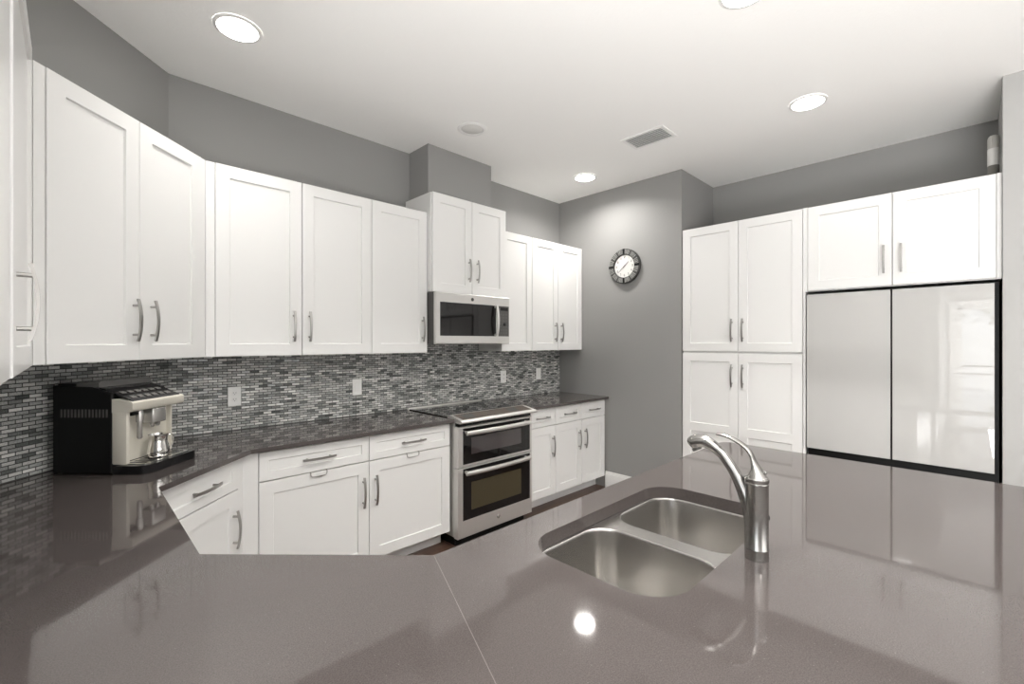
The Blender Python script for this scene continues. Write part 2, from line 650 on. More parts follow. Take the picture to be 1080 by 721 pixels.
def cabinet(name, label, cat, group, loc, rotz, x0, x1, z0, z1, depth, fronts, toe=None, fillers=(), body_y=0.0215):
    t = thing(name, label, cat, (loc[0], loc[1], 0), rotz, group)
    bm = bmesh.new()
    if toe:
        box(bm, x0, x1, body_y, depth, toe, z1)
        box(bm, x0, x1, 0.115, depth, 0.001, toe)
    else:
        box(bm, x0, x1, body_y, depth, z0, z1)
    for fx0, fx1, fz0, fz1 in fillers:
        box(bm, fx0, fx1, 0.004, body_y + 0.001, fz0, fz1)
    obj('body', bm, 'white', t)
    for fr_ in fronts:
        kind = fr_[0]
        _, a, b_, za, zb, h = fr_[:6]
        mid = fr_[6] if len(fr_) > 6 else ()
        d = obj('drawer' if kind == 'drawer' else 'door',
                shaker(a, b_, za, zb, 0.045 if kind == 'drawer' else 0.068, midrails=mid), 'white', t)
        if h:
            obj('handle', handle_bm(h[0], h[1], vertical=(kind != 'drawer')), 'nickel', d)
    return t


ZU0, ZU1 = 1.380, 2.440
G = 0.0016
UP = 'white shaker wall cabinets'
YU = 2.895       # front plane of the wall cabinet doors
HZ = 1.556
UD = YA - YU - 0.001
# range wall: double then single
cabinet('upper_cabinet', 'white two-door wall cabinet above the counter, right next to the diagonal corner', 'cabinet', UP,
        (0, YU), 0, 0.566, 1.483, ZU0, ZU1, UD,
        [('door', 0.568, 1.022, ZU0, ZU1, (0.973, HZ)), ('door', 1.026, 1.482, ZU0, ZU1, (1.066, HZ))],
        fillers=[(0.5235, 0.566, ZU0, ZU1)])
cabinet('upper_cabinet', 'white single-door wall cabinet just left of the microwave', 'cabinet', UP,
        (0, YU), 0, 1.484, 1.936, ZU0, ZU1, UD,
        [('door', 1.486, 1.934, ZU0, ZU1, (1.889, HZ))])
# over the microwave
cabinet('upper_cabinet', 'short white two-door cabinet mounted directly above the microwave', 'cabinet', UP,
        (0, 2.835), 0, 1.938, 2.70, 1.842, 2.590, YA - 2.835 - 0.001,
        [('door', 1.945, 2.321, 1.842, 2.590, (2.286, 2.03)), ('door', 2.325, 2.699, 1.842, 2.590, (2.372, 2.03))])
# right of the microwave
cabinet('upper_cabinet', 'white single-door wall cabinet just right of the microwave', 'cabinet', UP,
        (0, YU), 0, 2.703, 3.094, ZU0, ZU1, UD,
        [('door', 2.705, 3.092, ZU0, ZU1, (2.742, HZ))])
cabinet('upper_cabinet', 'white two-door wall cabinet against the clock wall', 'cabinet', UP,
        (0, YU), 0, 3.096, 3.866, ZU0, ZU1, UD,
        [('door', 3.098, 3.472, ZU0, ZU1, (3.425, HZ)), ('door', 3.476, 3.862, ZU0, ZU1, (3.518, HZ))])
# diagonal corner cabinet: local x along (1,1)/sqrt2
KU = 2.371
ox, oy = -KU / 2, KU / 2       # foot of plane from origin


def al(X):                     # local x on the diagonal of a plane Y-X=k at world X
    return X


def diag_origin(k):
    return (-k / 2, k / 2)


def dx(X, k):                  # along-coordinate of point (X, X+k)
    return (2 * X + k) / r2


a0, a1 = dx(-0.090, KU) + 0.002, 2.4188
e0, e1, e2 = dx(-0.058, KU), dx(0.222, KU), dx(0.500, KU)
cabinet('upper_cabinet', 'white two-door corner wall cabinet set diagonally above the coffee machine', 'cabinet', UP,
        diag_origin(KU), R(45), a0, a1, ZU0, ZU1, (KD - KU) / r2 - 0.001,
        [('door', e0, e1 - G, ZU0, ZU1, (dx(0.203, KU) - 0.006, HZ)), ('door', e1 + G, e2, ZU0, ZU1, (dx(0.263, KU) + 0.004, HZ))],
        fillers=[(a0, e0 - 0.003, ZU0, ZU1), (e2 + 0.003, a1, ZU0, ZU1)])
# left wall cabinet, seen edge on: local x = +Y, front plane X=-0.09
cabinet('upper_cabinet', 'white wall cabinet at the far left edge, seen nearly edge-on with large arched handle', 'cabinet', UP,
        (-0.090, 0), R(90), 0.775, 2.272, ZU0, ZU1, -0.090 - XL - 0.001,
        [('door', 0.78, 1.262, ZU0, ZU1, None), ('door', 1.492, 2.20, ZU0, ZU1, (1.578, HZ))],
        fillers=[(2.204, 2.272, ZU0, ZU1), (1.266, 1.480, ZU0, ZU1)])

# base cabinets, range wall
ZT = 0.890       # top of the base cabinets, under the slab
YBF = 2.605
BG = 'white shaker base cabinets'
DZ0, DZ1 = 0.730, 0.880
DO0, DO1 = 0.115, 0.724
BDp = YA - YBF - 0.002
for (a, b_, hx, lab, extra) in (
        (0.705, 1.316, 1.277, 'white drawer-and-door base cabinet nearest the diagonal corner, handle on its right', 0.665),
        (1.320, 1.931, 1.359, 'white drawer-and-door base cabinet just left of the oven range, handle on its left', 0),
        (2.722, 3.090, 3.046, 'narrow white drawer-and-door base cabinet just right of the oven range', 0)):
    t = cabinet('base_cabinet', lab, 'cabinet', BG, (0, YBF), 0, a - 0.002, b_ + 0.002, 0, ZT, BDp,
                [('drawer', a, b_, DZ0, DZ1, ((a + b_) / 2, 0.806)), ('door', a, b_, DO0, DO1, (hx, 0.545))], toe=0.105,
                fillers=[(0.6235, 0.702, 0.105, ZT)] if extra else ())
    if b_ < 2:
        # small wire pull hung over the top edge of the door
        d = [c for c in t.children if c.name.startswith('door')][0]
        bm = bmesh.new()
        xm = (a + b_) / 2
        w = 0.045
        tube(bm, smooth_path([(xm - w, 0.004, 0.7265), (xm - w, -0.006, 0.7265), (xm - w, -0.008, 0.715), (xm - w + 0.012, -0.010, 0.703),
                              (xm + w - 0.012, -0.010, 0.703), (xm + w, -0.008, 0.715), (xm + w, -0.006, 0.7265), (xm + w, 0.004, 0.7265)], 4),
             0.0028, 8, up=(0, 0.3, 1))
        obj('wire_pull', bm, 'nickel', d)
cabinet('base_cabinet', 'white base cabinet with two drawers and two doors against the clock wall', 'cabinet', BG,
        (0, YBF), 0, 3.092, 3.866, 0, ZT, BDp,
        [('drawer', 3.094, 3.470, DZ0, DZ1, (3.284, 0.806)), ('drawer', 3.474, 3.855, DZ0, DZ1, (3.662, 0.806)),
         ('door', 3.094, 3.470, DO0, DO1, (3.424, 0.545)), ('door', 3.474, 3.855, DO0, DO1, (3.520, 0.545))], toe=0.105)
# diagonal base
KB = 1.968
b0, b1 = dx(0.212, KB), dx(0.632, KB)
f0, f1 = dx(0.222, KB), dx(0.600, KB)
cabinet('base_cabinet', 'white drawer-and-door base cabinet set diagonally in the corner below the coffee machine', 'cabinet', BG,
        diag_origin(KB), R(45), b0, b1, 0, ZT, 0.55,
        [('drawer', f0, f1, DZ0, DZ1, ((f0 + f1) / 2 + 0.02, 0.806)), ('door', f0, f1, DO0, DO1, (f1 - 0.038, 0.54))], toe=0.105,
        fillers=[(f1 + 0.003, b1, 0.105, ZT), (b0, f0 - 0.003, 0.105, ZT)])
# left base (hidden behind the near worktop) and peninsula
cabinet('base_cabinet', 'white base cabinet under the left worktop, hidden below its edge', 'cabinet', BG,
        (0.200, 0), R(90), 1.42, 2.155, 0, ZT, 0.60,
        [('drawer', 1.424, 2.15, DZ0, DZ1, None), ('door', 1.424, 1.785, DO0, DO1, None), ('door', 1.789, 2.15, DO0, DO1, None)], toe=0.105)
# pantry: local x = -Y, front plane X = XC
PW = (XC, 0)
px0, pm, px1 = -1.803, -1.337, -0.888
cabinet('pantry_cabinet', 'tall white four-door pantry cabinet between the clock wall and the refrigerator', 'cabinet', None,
        PW, R(-90), px0, px1 + 0.003, 0, 2.447, XB - XC - 0.002,
        [('door', px0 + 0.002, pm - G, 1.383, 2.444, (-1.384, HZ)), ('door', pm + G, px1, 1.383, 2.444, (-1.300, HZ)),
         ('door', px0 + 0.002, pm - G, 0.115, 1.366, (-1.384, 1.186), ((0.695, 0.766),)),
         ('door', pm + G, px1, 0.115, 1.366, (-1.300, 1.186), ((0.695, 0.766),))], toe=0.105)
# refrigerator surround
t = cabinet('refrigerator_cabinet', 'white two-door cabinet bridging above the white glass refrigerator', 'cabinet', None,
            PW, R(-90), -0.884, 0.113, 1.830, 2.447, XB - XC - 0.002,
            [('door', -0.853, -0.379, 1.836, 2.444, (-0.420, 2.008)), ('door', -0.375, 0.090, 1.836, 2.444, (-0.332, 2.008))],
            fillers=[(-0.884, -0.856, 1.83, 2.447), (0.093, 0.113, 1.83, 2.447)])
obj('side_panel', B(-0.884, -0.868, 0.004, 0.688, 0.001, 1.829), 'white', t)

# ------------------------------------------------------------------ worktops
ZC0, ZC1 = 0.8915, 0.914
YF = 2.567
rl, rr_ = 1.940, 2.709
dpt = 1.265
mit = (0.667 - 0.383 * dpt, 0.969 - 0.924 * dpt)
sl = mit[0] + mit[1]
ms = 0.0002
nx, ny = 0.924 * ms, -0.383 * ms
poly1 = [(0.667 - nx, 0.969 - ny), (0.239, 1.397), (0.239, 2.150), (0.656, YF), (rl, YF), (rl, YA - 0.001), (0.401, YA - 0.001),
         (XL + 0.001, XL + KD - 0.001), (XL + 0.001, sl - XL), (mit[0] - nx, mit[1] - ny)]
o = obj('worktop', prism(bmesh.new(), poly1, ZC0, ZC1), 'quartz')
tag(o, 'taupe quartz worktop wrapping the left corner, with the coffee machine on it', 'countertop', 'quartz worktops')
pr = 0.06
poly2 = [(0.667 + nx, 0.969 + ny), (mit[0] + nx, mit[1] + ny), (2.577, -0.2)]
poly2 += [(2.577 - pr + pr * math.cos(R(a)), 0.969 - pr + pr * math.sin(R(a))) for a in range(0, 91, 15)]
hole = rrect(0.873, 1.632, 0.438, 0.856, 0.11, 10)
o = obj('worktop', prism(bmesh.new(), poly2, ZC1 - 0.040, ZC1, [hole]), 'quartz')
sb = bmesh.new()
q = 0.0007
loft(sb, [[(0.667 - 0.924 * q, 0.968 + 0.383 * q, z), (0.667 + 0.924 * q, 0.968 - 0.383 * q, z), (mit[0] + 0.924 * q, mit[1] - 0.383 * q, z), (mit[0] - 0.924 * q, mit[1] + 0.383 * q, z)]
          for z in (ZC1 - 0.001, ZC1 + 0.00015)], True, True, smooth=False)
obj('seam', sb, mat('seam_filler', (0.16, 0.142, 0.136), 0.2), o, label='pale seam line')
tag(o, 'taupe quartz peninsula worktop around the double sink', 'countertop', 'quartz worktops')
o = obj('worktop', B(rr_, XC - 0.001, YF, YA - 0.001, ZC0, ZC1), 'quartz')
tag(o, 'short taupe quartz worktop between the oven range and the clock wall', 'countertop', 'quartz worktops')

# peninsula base: carcass in pieces that leave room for the bowls
ZTP = 0.869
t = thing('peninsula_base', 'white cabinet base carrying the sink worktop', 'cabinet')
bm = bmesh.new()
box(bm, 0.75, 0.85, 0.34, 0.90, 0.105, ZTP)
box(bm, 1.665, 2.53, 0.34, 0.90, 0.105, ZTP)
box(bm, 0.85, 1.665, 0.34, 0.90, 0.105, 0.64)
box(bm, 0.85, 1.665, 0.885, 0.90, 0.64, ZTP)
box(bm, 0.85, 1.665, 0.34, 0.36, 0.64, ZTP)
box(bm, 0.75, 2.50, 0.36, 0.83, 0.001, 0.105)
obj('body', bm, 'white', t)
for a, b_ in ((0.76, 1.19), (1.194, 1.66), (1.664, 2.09), (2.094, 2.525)):
    s_ = shaker(-b_, -a, 0.115, 0.862)
    d = obj('door', s_, 'white', t, (0, 0.922, 0), PI)
t = thing('peninsula_base', 'white diagonal base panel under the near worktop corner', 'cabinet')
prism_b = bmesh.new()
prism(prism_b, [(0.70, 0.86), (0.19, 1.37), (-0.25, 1.37), (-0.25, 0.95), (0.42, 0.30), (0.70, 0.30)], 0.001, ZTP)
obj('body', prism_b, 'white', t)

# ------------------------------------------------------------------ sink
t = thing('kitchen_sink', 'brushed stainless steel double-bowl undermount sink in the peninsula', 'sink', (0, 0, 0))
ZS = 0.8730
bowls = [(0.880, 1.227), (1.287, 1.634)]
by0, by1 = 0.447, 0.847
rim_holes = [rrect(a - 0.001, b_ + 0.001, by0 - 0.001, by1 + 0.001, 0.085, 8) for a, b_ in bowls]
bm = prism(bmesh.new(), rrect(0.858, 1.656, 0.424, 0.870, 0.10, 8), ZS - 0.0025, ZS, rim_holes)
obj('rim', bm, 'sink_steel', t)
for a, b_ in bowls:
    bm = bmesh.new()
    rings = []
    for ins, z, rad in ((-0.001, ZS - 0.0005, 0.086), (0.001, ZS - 0.001, 0.084), (0.003, ZS - 0.003, 0.082), (0.004, ZS - 0.009, 0.081),
                        (0.012, 0.80, 0.075), (0.018, 0.725, 0.07), (0.024, 0.705, 0.066), (0.036, 0.692, 0.056), (0.055, 0.686, 0.04),
                        (0.12, 0.682, 0.02)):
        rings.append([(x, y, z) for x, y in rrect(a + ins, b_ - ins, by0 + ins, by1 - ins, rad, 8)])
    loft(bm, rings, False, True)
    # outer skin so that the bowl has thickness
    rings2 = [[(x, y, z - 0.003) for x, y in rrect(a + i_ - 0.002, b_ - i_ + 0.002, by0 + i_ - 0.002, by1 - i_ + 0.002, rd, 8)]
              for i_, z, rd in ((0.004, ZS - 0.002, 0.08), (0.012, 0.80, 0.075), (0.02, 0.715, 0.07), (0.055, 0.682, 0.04))]
    loft(bm, rings2, False, True)
    bw = obj('bowl', bm, 'sink_steel', t, fix=False)
    bm = bmesh.new()
    cx, cy = (a + b_) / 2, (by0 + by1) / 2 + 0.05
    lathe(bm, [(0.044, 0.6825), (0.044, 0.6845), (0.040, 0.6855), (0.032, 0.6835), (0.028, 0.6830), (0.010, 0.6832), (0.006, 0.690), (0.0, 0.6905)], cx, cy, 28, True, False)
    obj('drain', bm, 'chrome', bw)

# ------------------------------------------------------------------ faucet
FX, FY = 1.243, 0.385
t = thing('kitchen_faucet', 'brushed steel single-lever pull-out faucet beside the sink', 'faucet', (FX, FY, ZC1))
bm = bmesh.new()
lathe(bm, [(0.0275, 0.0), (0.0275, 0.024), (0.0282, 0.0255), (0.0282, 0.028), (0.0272, 0.030), (0.0268, 0.10),
           (0.0272, 0.186), (0.0282, 0.188), (0.0282, 0.191), (0.0274, 0.193), (0.0284, 0.195), (0.0284, 0.203), (0.026, 0.206)], 0, 0, 36)
obj('body', bm, 'faucet', t)
# spout (grows out of the flank of the body, bends over the bowls)
sp_ = smooth_path([(0, 0.003, 0.035), (0, 0.006, 0.08), (0, 0.016, 0.125), (0, 0.036, 0.175), (0, 0.058, 0.214), (0, 0.082, 0.246), (0, 0.095, 0.257)], 6)
n_ = len(sp_)
bm = bmesh.new()
tube(bm, sp_, [0.0255 - 0.0118 * min(1, i / (n_ * 0.62)) for i in range(n_)], 22)
obj('spout', bm, 'faucet', t)
sp_ = smooth_path([(0, 0.0955, 0.2575), (0, 0.110, 0.267), (0, 0.129, 0.274), (0, 0.147, 0.273), (0, 0.160, 0.267), (0, 0.168, 0.260)], 6)
n_ = len(sp_)
bm = bmesh.new()
prof = []
for i in range(n_):
    u = i / (n_ - 1)
    prof.append(0.0137 + 0.0060 * min(1, u / 0.75) - (0.009 if u > 0.97 else 0.003 * max(0, (u - 0.85) / 0.12)))
tube(bm, sp_, prof, 20)
hd = obj('spray_head', bm, 'faucet', t)
bm = bmesh.new()
mt = Matrix.Translation((0, 0.153, 0.2515)) @ Matrix.Rotation(R(-28), 4, 'X')
lathe(bm, [(0.0125, 0.004), (0.0125, -0.004), (0.010, -0.005), (0.0, -0.005)], 0, 0, 20, True, False, mt)
obj('nozzle', bm, 'darkgrey', hd)
# cap and lever
bm = bmesh.new()
sp_ = smooth_path([(0, -0.001, 0.205), (0, -0.0005, 0.214), (0, 0.0015, 0.226), (0, 0.006, 0.241), (0, 0.014, 0.262), (0, 0.031, 0.2795), (0, 0.059, 0.2935), (0, 0.080, 0.299), (0, 0.098, 0.3005)], 5)
n_ = len(sp_)
fl = []
for i in range(n_):
    u = i / (n_ - 1)
    if u < 0.45:
        k = u / 0.45
        a = 0.0275 * (1 - k) ** 1.0 + 0.0115 * k
        b_ = 0.027 * (1 - k) ** 1.25 + 0.0058 * k
    else:
        k = (u - 0.45) / 0.55
        a = 0.0115 - 0.0025 * k
        b_ = 0.0058 - 0.0018 * k
    fl.append((a, b_))
tube(bm, sp_, None, 22, flat=fl)
lv = obj('lever', bm, 'faucet', t)
bm = bmesh.new()
mt = Matrix.Translation((0.0, -0.017, 0.219)) @ Matrix.Rotation(R(75), 4, 'X')
lathe(bm, [(0.005, -0.006), (0.005, 0.004), (0.003, 0.006)], 0, 0, 16, True, True, mt)
obj('button', bm, 'faucet', lv)

# ------------------------------------------------------------------ range
t = thing('oven_range', 'stainless steel double-oven range with black glass cooktop', 'oven', (1.944, 2.529, 0))
W = 0.762
bm = bmesh.new()
box(bm, 0.004, W - 0.004, 0.045, 0.655, 0.075, 0.905)
obj('body', bm, 'steel', t)
bm = bmesh.new()
box(bm, 0.03, W - 0.03, 0.07, 0.60, 0.001, 0.075)
obj('base', bm, 'black', t)
obj('cooktop', B(0.002, W - 0.002, 0.115, 0.640, 0.905, 0.921), 'blackglass', t)
bm = bmesh.new()
bbox_bevel(bm, -0.004, W + 0.004, 0.640, 0.668, 0.900, 0.932, 0.004)
obj('back_rail', bm, 'steel', t)
# burner rings printed on the glass
for bx, by, rad in ((0.20, 0.26, 0.11), (0.56, 0.26, 0.09), (0.20, 0.50, 0.08), (0.56, 0.50, 0.10)):
    bm = bmesh.new()
    lathe(bm, [(rad, 0.9212), (rad - 0.003, 0.9214)], bx, by, 40, False, False)
    lathe(bm, [(rad * 0.6, 0.9212), (rad * 0.6 - 0.003, 0.9214)], bx, by, 40, False, False)
    obj('burner_ring', bm, 'charcoal', t)
# slanted control panel with rounded nose
bm = bmesh.new()
prof = [(0.118, 0.903), (0.118, 0.934), (0.100, 0.936), (-0.030, 0.913), (-0.044, 0.907), (-0.049, 0.899), (-0.044, 0.891), (-0.030, 0.888), (0.045, 0.890)]
loft(bm, [[(x, y, z) for y, z in prof] for x in (-0.004, W + 0.004)], True, True, smooth=False)
cp = obj('control_panel', bm, 'steel', t)
bm = bmesh.new()
bm.faces.new([bm.verts.new(p) for p in ((0.025, -0.022, 0.9155), (W - 0.025, -0.022, 0.9155), (W - 0.025, 0.094, 0.9358), (0.025, 0.094, 0.9358))])
obj('display', bm, mat('bronze_touch_glass', (0.13, 0.11, 0.095), 0.18), cp)
for xo in (0.07, 0.514):
    bm = bmesh.new()
    bm.faces.new([bm.verts.new(p) for p in ((xo, 0.0, 0.9202), (xo + 0.10, 0.0, 0.9202), (xo + 0.10, 0.07, 0.9325), (xo, 0.07, 0.9325))])
    obj('touch_pad', bm, 'charcoal', cp)
# vent slots above the upper door
bm = B(0.01, W - 0.01, 0.012, 0.05, 0.862, 0.889)
vb = obj('vent_strip', bm, 'black', t)


def oven_door(name, z0, z1, gz0, gz1, hz, win, wm='ovenglass'):
    bm = bmesh.new()
    gx0, gx1 = 0.045, W - 0.03
    x0, x1 = 0.002, W - 0.002

    def ring(a, b_, c, d, y):
        return [(a, y, c), (b_, y, c), (b_, y, d), (a, y, d)]
    loft(bm, [ring(x0, x1, z0, z1, 0.045), ring(x0, x1, z0, z1, 0.005), ring(x0 + 0.005, x1 - 0.005, z0 + 0.004, z1 - 0.004, 0.0),
              ring(gx0, gx1, gz0, gz1, 0.0), ring(gx0, gx1, gz0, gz1, 0.006)], True, True, smooth=False)
    d = obj(name, bm, 'steel', t)
    g = obj('glass', B(gx0 + 0.0005, gx1 - 0.0005, -0.001, 0.005, gz0 + 0.0005, gz1 - 0.0005), 'blackglass', d)
    obj('window', B(win[0], win[1], -0.0018, -0.0008, win[2], win[3]), wm, g)
    bm = bmesh.new()
    pts = []
    for i in range(17):
        u = -1 + 2 * i / 16
        pts.append((W / 2 - 0.008 + u * 0.326, -0.040 - 0.018 * (1 - u * u), hz))
    tube(bm, pts, None, 16, flat=[(0.0165, 0.012)] * 17, up=(0, 0, 1))
    for sx in (0.070, W - 0.085):
        tube(bm, [(sx, 0.0, hz), (sx, -0.045, hz)], 0.011, 12, up=(0, 0, 1))
    obj('handle', bm, 'steel', d)
    return d


oven_door('upper_door', 0.572, 0.860, 0.590, 0.845, 0.818, (0.12, 0.63, 0.655, 0.775), 'upperglass')
ld = oven_door('lower_door', 0.070, 0.566, 0.192, 0.558, 0.535, (0.12, 0.63, 0.255, 0.455))
bm = bmesh.new()
mt = Matrix.Translation((0.385, 0.0, 0.138)) @ Matrix.Rotation(R(90), 4, 'X')
lathe(bm, [(0.015, 0.0), (0.015, 0.0025), (0.013, 0.0035), (0.0105, 0.0028), (0.0, 0.003)], 0, 0, 28, True, False, mt)
obj('badge', bm, 'silver', ld)

# ------------------------------------------------------------------ microwave
t = thing('microwave', 'stainless steel over-the-range microwave with dark glass door', 'microwave', (1.938, 2.785, 1.445))
MW, MH = 0.757, 0.392
bm = B(0.002, MW - 0.002, 0.03, 0.415, 0.004, MH)
obj('body', bm, 'darkgrey', t)
bm = bmesh.new()


def mring(a, b_, c, d, y):
    return [(a, y, c), (b_, y, c), (b_, y, d), (a, y, d)]


loft(bm, [mring(0, MW, 0, MH, 0.03), mring(0, MW, 0, MH, 0.006), mring(0.006, MW - 0.006, 0.006, MH - 0.006, 0.0),
          mring(0.036, MW - 0.008, 0.062, 0.318, 0.0), mring(0.036, MW - 0.008, 0.062, 0.318, 0.004)], True, True, smooth=False)
dr = obj('door', bm, 'steel', t)
obj('glass', B(0.037, 0.600, -0.0005, 0.0035, 0.063, 0.317), 'blackglass', dr)
pn = obj('control_panel', B(0.622, MW - 0.009, -0.0005, 0.0035, 0.063, 0.317), 'charcoal', t)
bm = bmesh.new()
for i in range(7):
    for j in range(3):
        box(bm, 0.645 + j * 0.032, 0.645 + j * 0.032 + 0.020, -0.0018, -0.0006, 0.085 + i * 0.026, 0.085 + i * 0.026 + 0.012)
obj('buttons', bm, 'darkgrey', pn)
obj('display', B(0.650, 0.735, -0.0018, -0.0006, 0.278, 0.305), 'blackgloss', pn)
bm = bmesh.new()
mt = Matrix.Translation((0.694, -0.0005, 0.165)) @ Matrix.Rotation(R(90), 4, 'X')
lathe(bm, [(0.013, 0.0), (0.013, 0.004), (0.010, 0.005)], 0, 0, 20, True, True, mt)
obj('start_button', bm, 'blackgloss', pn)
bm = bmesh.new()
pts = []
for i in range(15):
    u = -1 + 2 * i / 14
    pts.append((0.590, -0.022 - 0.020 * (1 - u * u), 0.190 + u * 0.128))
tube(bm, pts, None, 14, flat=[(0.012, 0.010)] * 15)
for zz in (0.075, 0.305):
    tube(bm, [(0.590, 0.0, zz), (0.590, -0.028, zz)], 0.010, 12, up=(0, 0, 1))
obj('handle', bm, 'steel', dr)
bm = bmesh.new()
mt = Matrix.Translation((0.347, 0.0, 0.352)) @ Matrix.Rotation(R(90), 4, 'X')
lathe(bm, [(0.014, 0.0), (0.014, 0.002), (0.012, 0.003), (0.010, 0.0024), (0.0, 0.0026)], 0, 0, 24, True, False, mt)
obj('badge', bm, 'galv', dr)
bm = B(0.02, MW - 0.02, 0.03, 0.40, 0.0, 0.0035)
obj('vent_grille', bm, 'black', t)

# ------------------------------------------------------------------ refrigerator (local x = -Y, front X)
XFR = 3.855
t = thing('refrigerator', 'built-in refrigerator with glossy white glass doors and black edging', 'refrigerator', (XFR, 0, 0), R(-90))
rx0, rx1, rm = -0.862, 0.098, -0.380
bm = B(rx0 + 0.006, rx1 + 0.004, 0.035, 0.69, 0.03, 1.815)
obj('body', bm, 'black', t)
for fx in (rx0 + 0.03, rx1 - 0.08):
    for fy in (0.08, 0.58):
        obj('foot', B(fx, fx + 0.05, fy, fy + 0.05, 0.001, 0.03), 'black', t)
for a, b_, za, zb in ((rx0 + 0.004, rm - 0.004, 0.690, 1.806), (rm + 0.004, rx1 - 0.014, 0.690, 1.806),
                      (rx0 + 0.004, rm - 0.004, 0.05, 0.628), (rm + 0.004, rx1 - 0.014, 0.05, 0.628)):
    d = obj('door', B(a, b_, 0.004, 0.0345, za, zb), 'black', t, label='black-edged refrigerator door')
    bm = bmesh.new()
    bbox_bevel(bm, a + 0.0008, b_ - 0.0008, -0.002, 0.004, za + 0.001, zb - 0.001, 0.0012, 1)
    obj('glass_panel', bm, 'fridgeglass', d, label='glossy white glass panel')

# ------------------------------------------------------------------ coffee machine (local x along (1,1), y into the corner)
KF = 2.34
cl = 1.842
co = diag_origin(KF)
t = thing('coffee_machine', 'black and champagne espresso machine in the corner on the worktop', 'coffee machine',
          (co[0] + cl / r2, co[1] + cl / r2, ZC1 + 0.0005), R(45))
CW, CD, CH = 0.285, 0.262, 0.382
bm = bmesh.new()
loft(bm, [[(x, y, z) for y, z in ((0.012 + i_, 0.006), (CD - i_, 0.006), (CD - i_, 0.366 - i_), (0.100, 0.360 - i_), (0.012 + i_, 0.334 - i_))] for x, i_ in ((0.0, 0.005), (0.005, 0.0), (CW - 0.005, 0.0), (CW, 0.005))], True, True, smooth=False)
body = obj('body', bm, 'black', t)
bm = bmesh.new()
for i in range(14):                     # vent fins on the flank
    y = 0.030 + i * 0.0145
    box(bm, -0.0022, 0.001, y, y + 0.006, 0.235, 0.268)
obj('vent_fins', bm, 'darkgrey', body)
# champagne front shell: flank, top visor, far flank, back plate
bm = bmesh.new()
bbox_bevel(bm, 0.0, 0.020, -0.048, 0.014, 0.040, 0.303, 0.006, 2)
bbox_bevel(bm, CW - 0.012, CW, -0.020, 0.014, 0.040, 0.303, 0.005, 2)
box(bm, 0.015, CW - 0.008, 0.000, 0.013, 0.040, 0.30)
obj('front_shell', bm, 'cream', t, label='champagne coloured front')
bm = bmesh.new()
bprof = [(0.012, 0.254), (0.012, 0.310), (-0.054, 0.302), (-0.068, 0.299), (-0.074, 0.293), (-0.074, 0.266), (-0.070, 0.260), (-0.062, 0.257)]
loft(bm, [[(x, y, z) for y, z in bprof] for x in (-0.001, CW + 0.001)], True, True, smooth=False)
vis = obj('visor', bm, 'cream', t)
bm = bmesh.new()
loft(bm, [[(x, y, z) for y, z in ((-0.064, 0.2985), (0.075, 0.3515), (0.075, 0.3585), (-0.060, 0.3045))] for x in (0.012, CW - 0.012)], True, True, smooth=False)
pn = obj('control_panel', bm, 'blackgloss', vis)
bm = bmesh.new()
for j in range(6):
    for i in range(2):
        x = 0.035 + j * 0.037
        y = -0.045 + i * 0.045
        z = 0.3052 + (y + 0.060) * 0.400
        loft(bm, [[(x, y, z), (x + 0.022, y, z), (x + 0.022, y + 0.016, z + 0.0064), (x, y + 0.016, z + 0.0064)],
                  [(x, y, z + 0.003), (x + 0.022, y, z + 0.003), (x + 0.022, y + 0.016, z + 0.0094), (x, y + 0.016, z + 0.0094)]], False, True, smooth=False)
obj('buttons', bm, 'silver', pn)
# hopper lid
bm = bmesh.new()
bbox_bevel(bm, 0.012, CW - 0.015, 0.085, CD - 0.01, CH - 0.020, CH - 0.008, 0.005, 2)
obj('hopper_lid', bm, 'black', t)
bm = bmesh.new()
loft(bm, [[(x, y, z) for x, z in ((0.006, CH - 0.024), (0.006, CH - 0.006), (0.012, CH - 0.001), (CW - 0.02, CH - 0.001), (CW - 0.014, CH - 0.006), (CW - 0.014, CH - 0.024))]
           for y in (0.072, 0.165)], True, True, smooth=False)
obj('lid_band', bm, 'charcoal', t)
# spouts
bm = bmesh.new()
bbox_bevel(bm, 0.118, 0.195, -0.064, 0.004, 0.190, 0.2575, 0.008, 3)
for x in (0.142, 0.172):
    lathe(bm, [(0.010, 0.195), (0.010, 0.184), (0.006, 0.172), (0.004, 0.172)], x, -0.040, 16)
obj('spout', bm, 'silver', t)
bm = bmesh.new()
tube(bm, [(0.075, 0.001, 0.244), (0.075, -0.034, 0.244)], 0.010, 14, up=(0, 0, 1))
lathe(bm, [(0.012, 0.256), (0.014, 0.245), (0.013, 0.205), (0.010, 0.203), (0.010, 0.138), (0.006, 0.132)], 0.075, -0.040, 18)
wd = obj('steam_wand', bm, 'silver', t)
bm = bmesh.new()
bbox_bevel(bm, 0.030, 0.066, -0.046, -0.030, 0.236, 0.249, 0.004, 2)
obj('wand_lever', bm, 'black', wd)
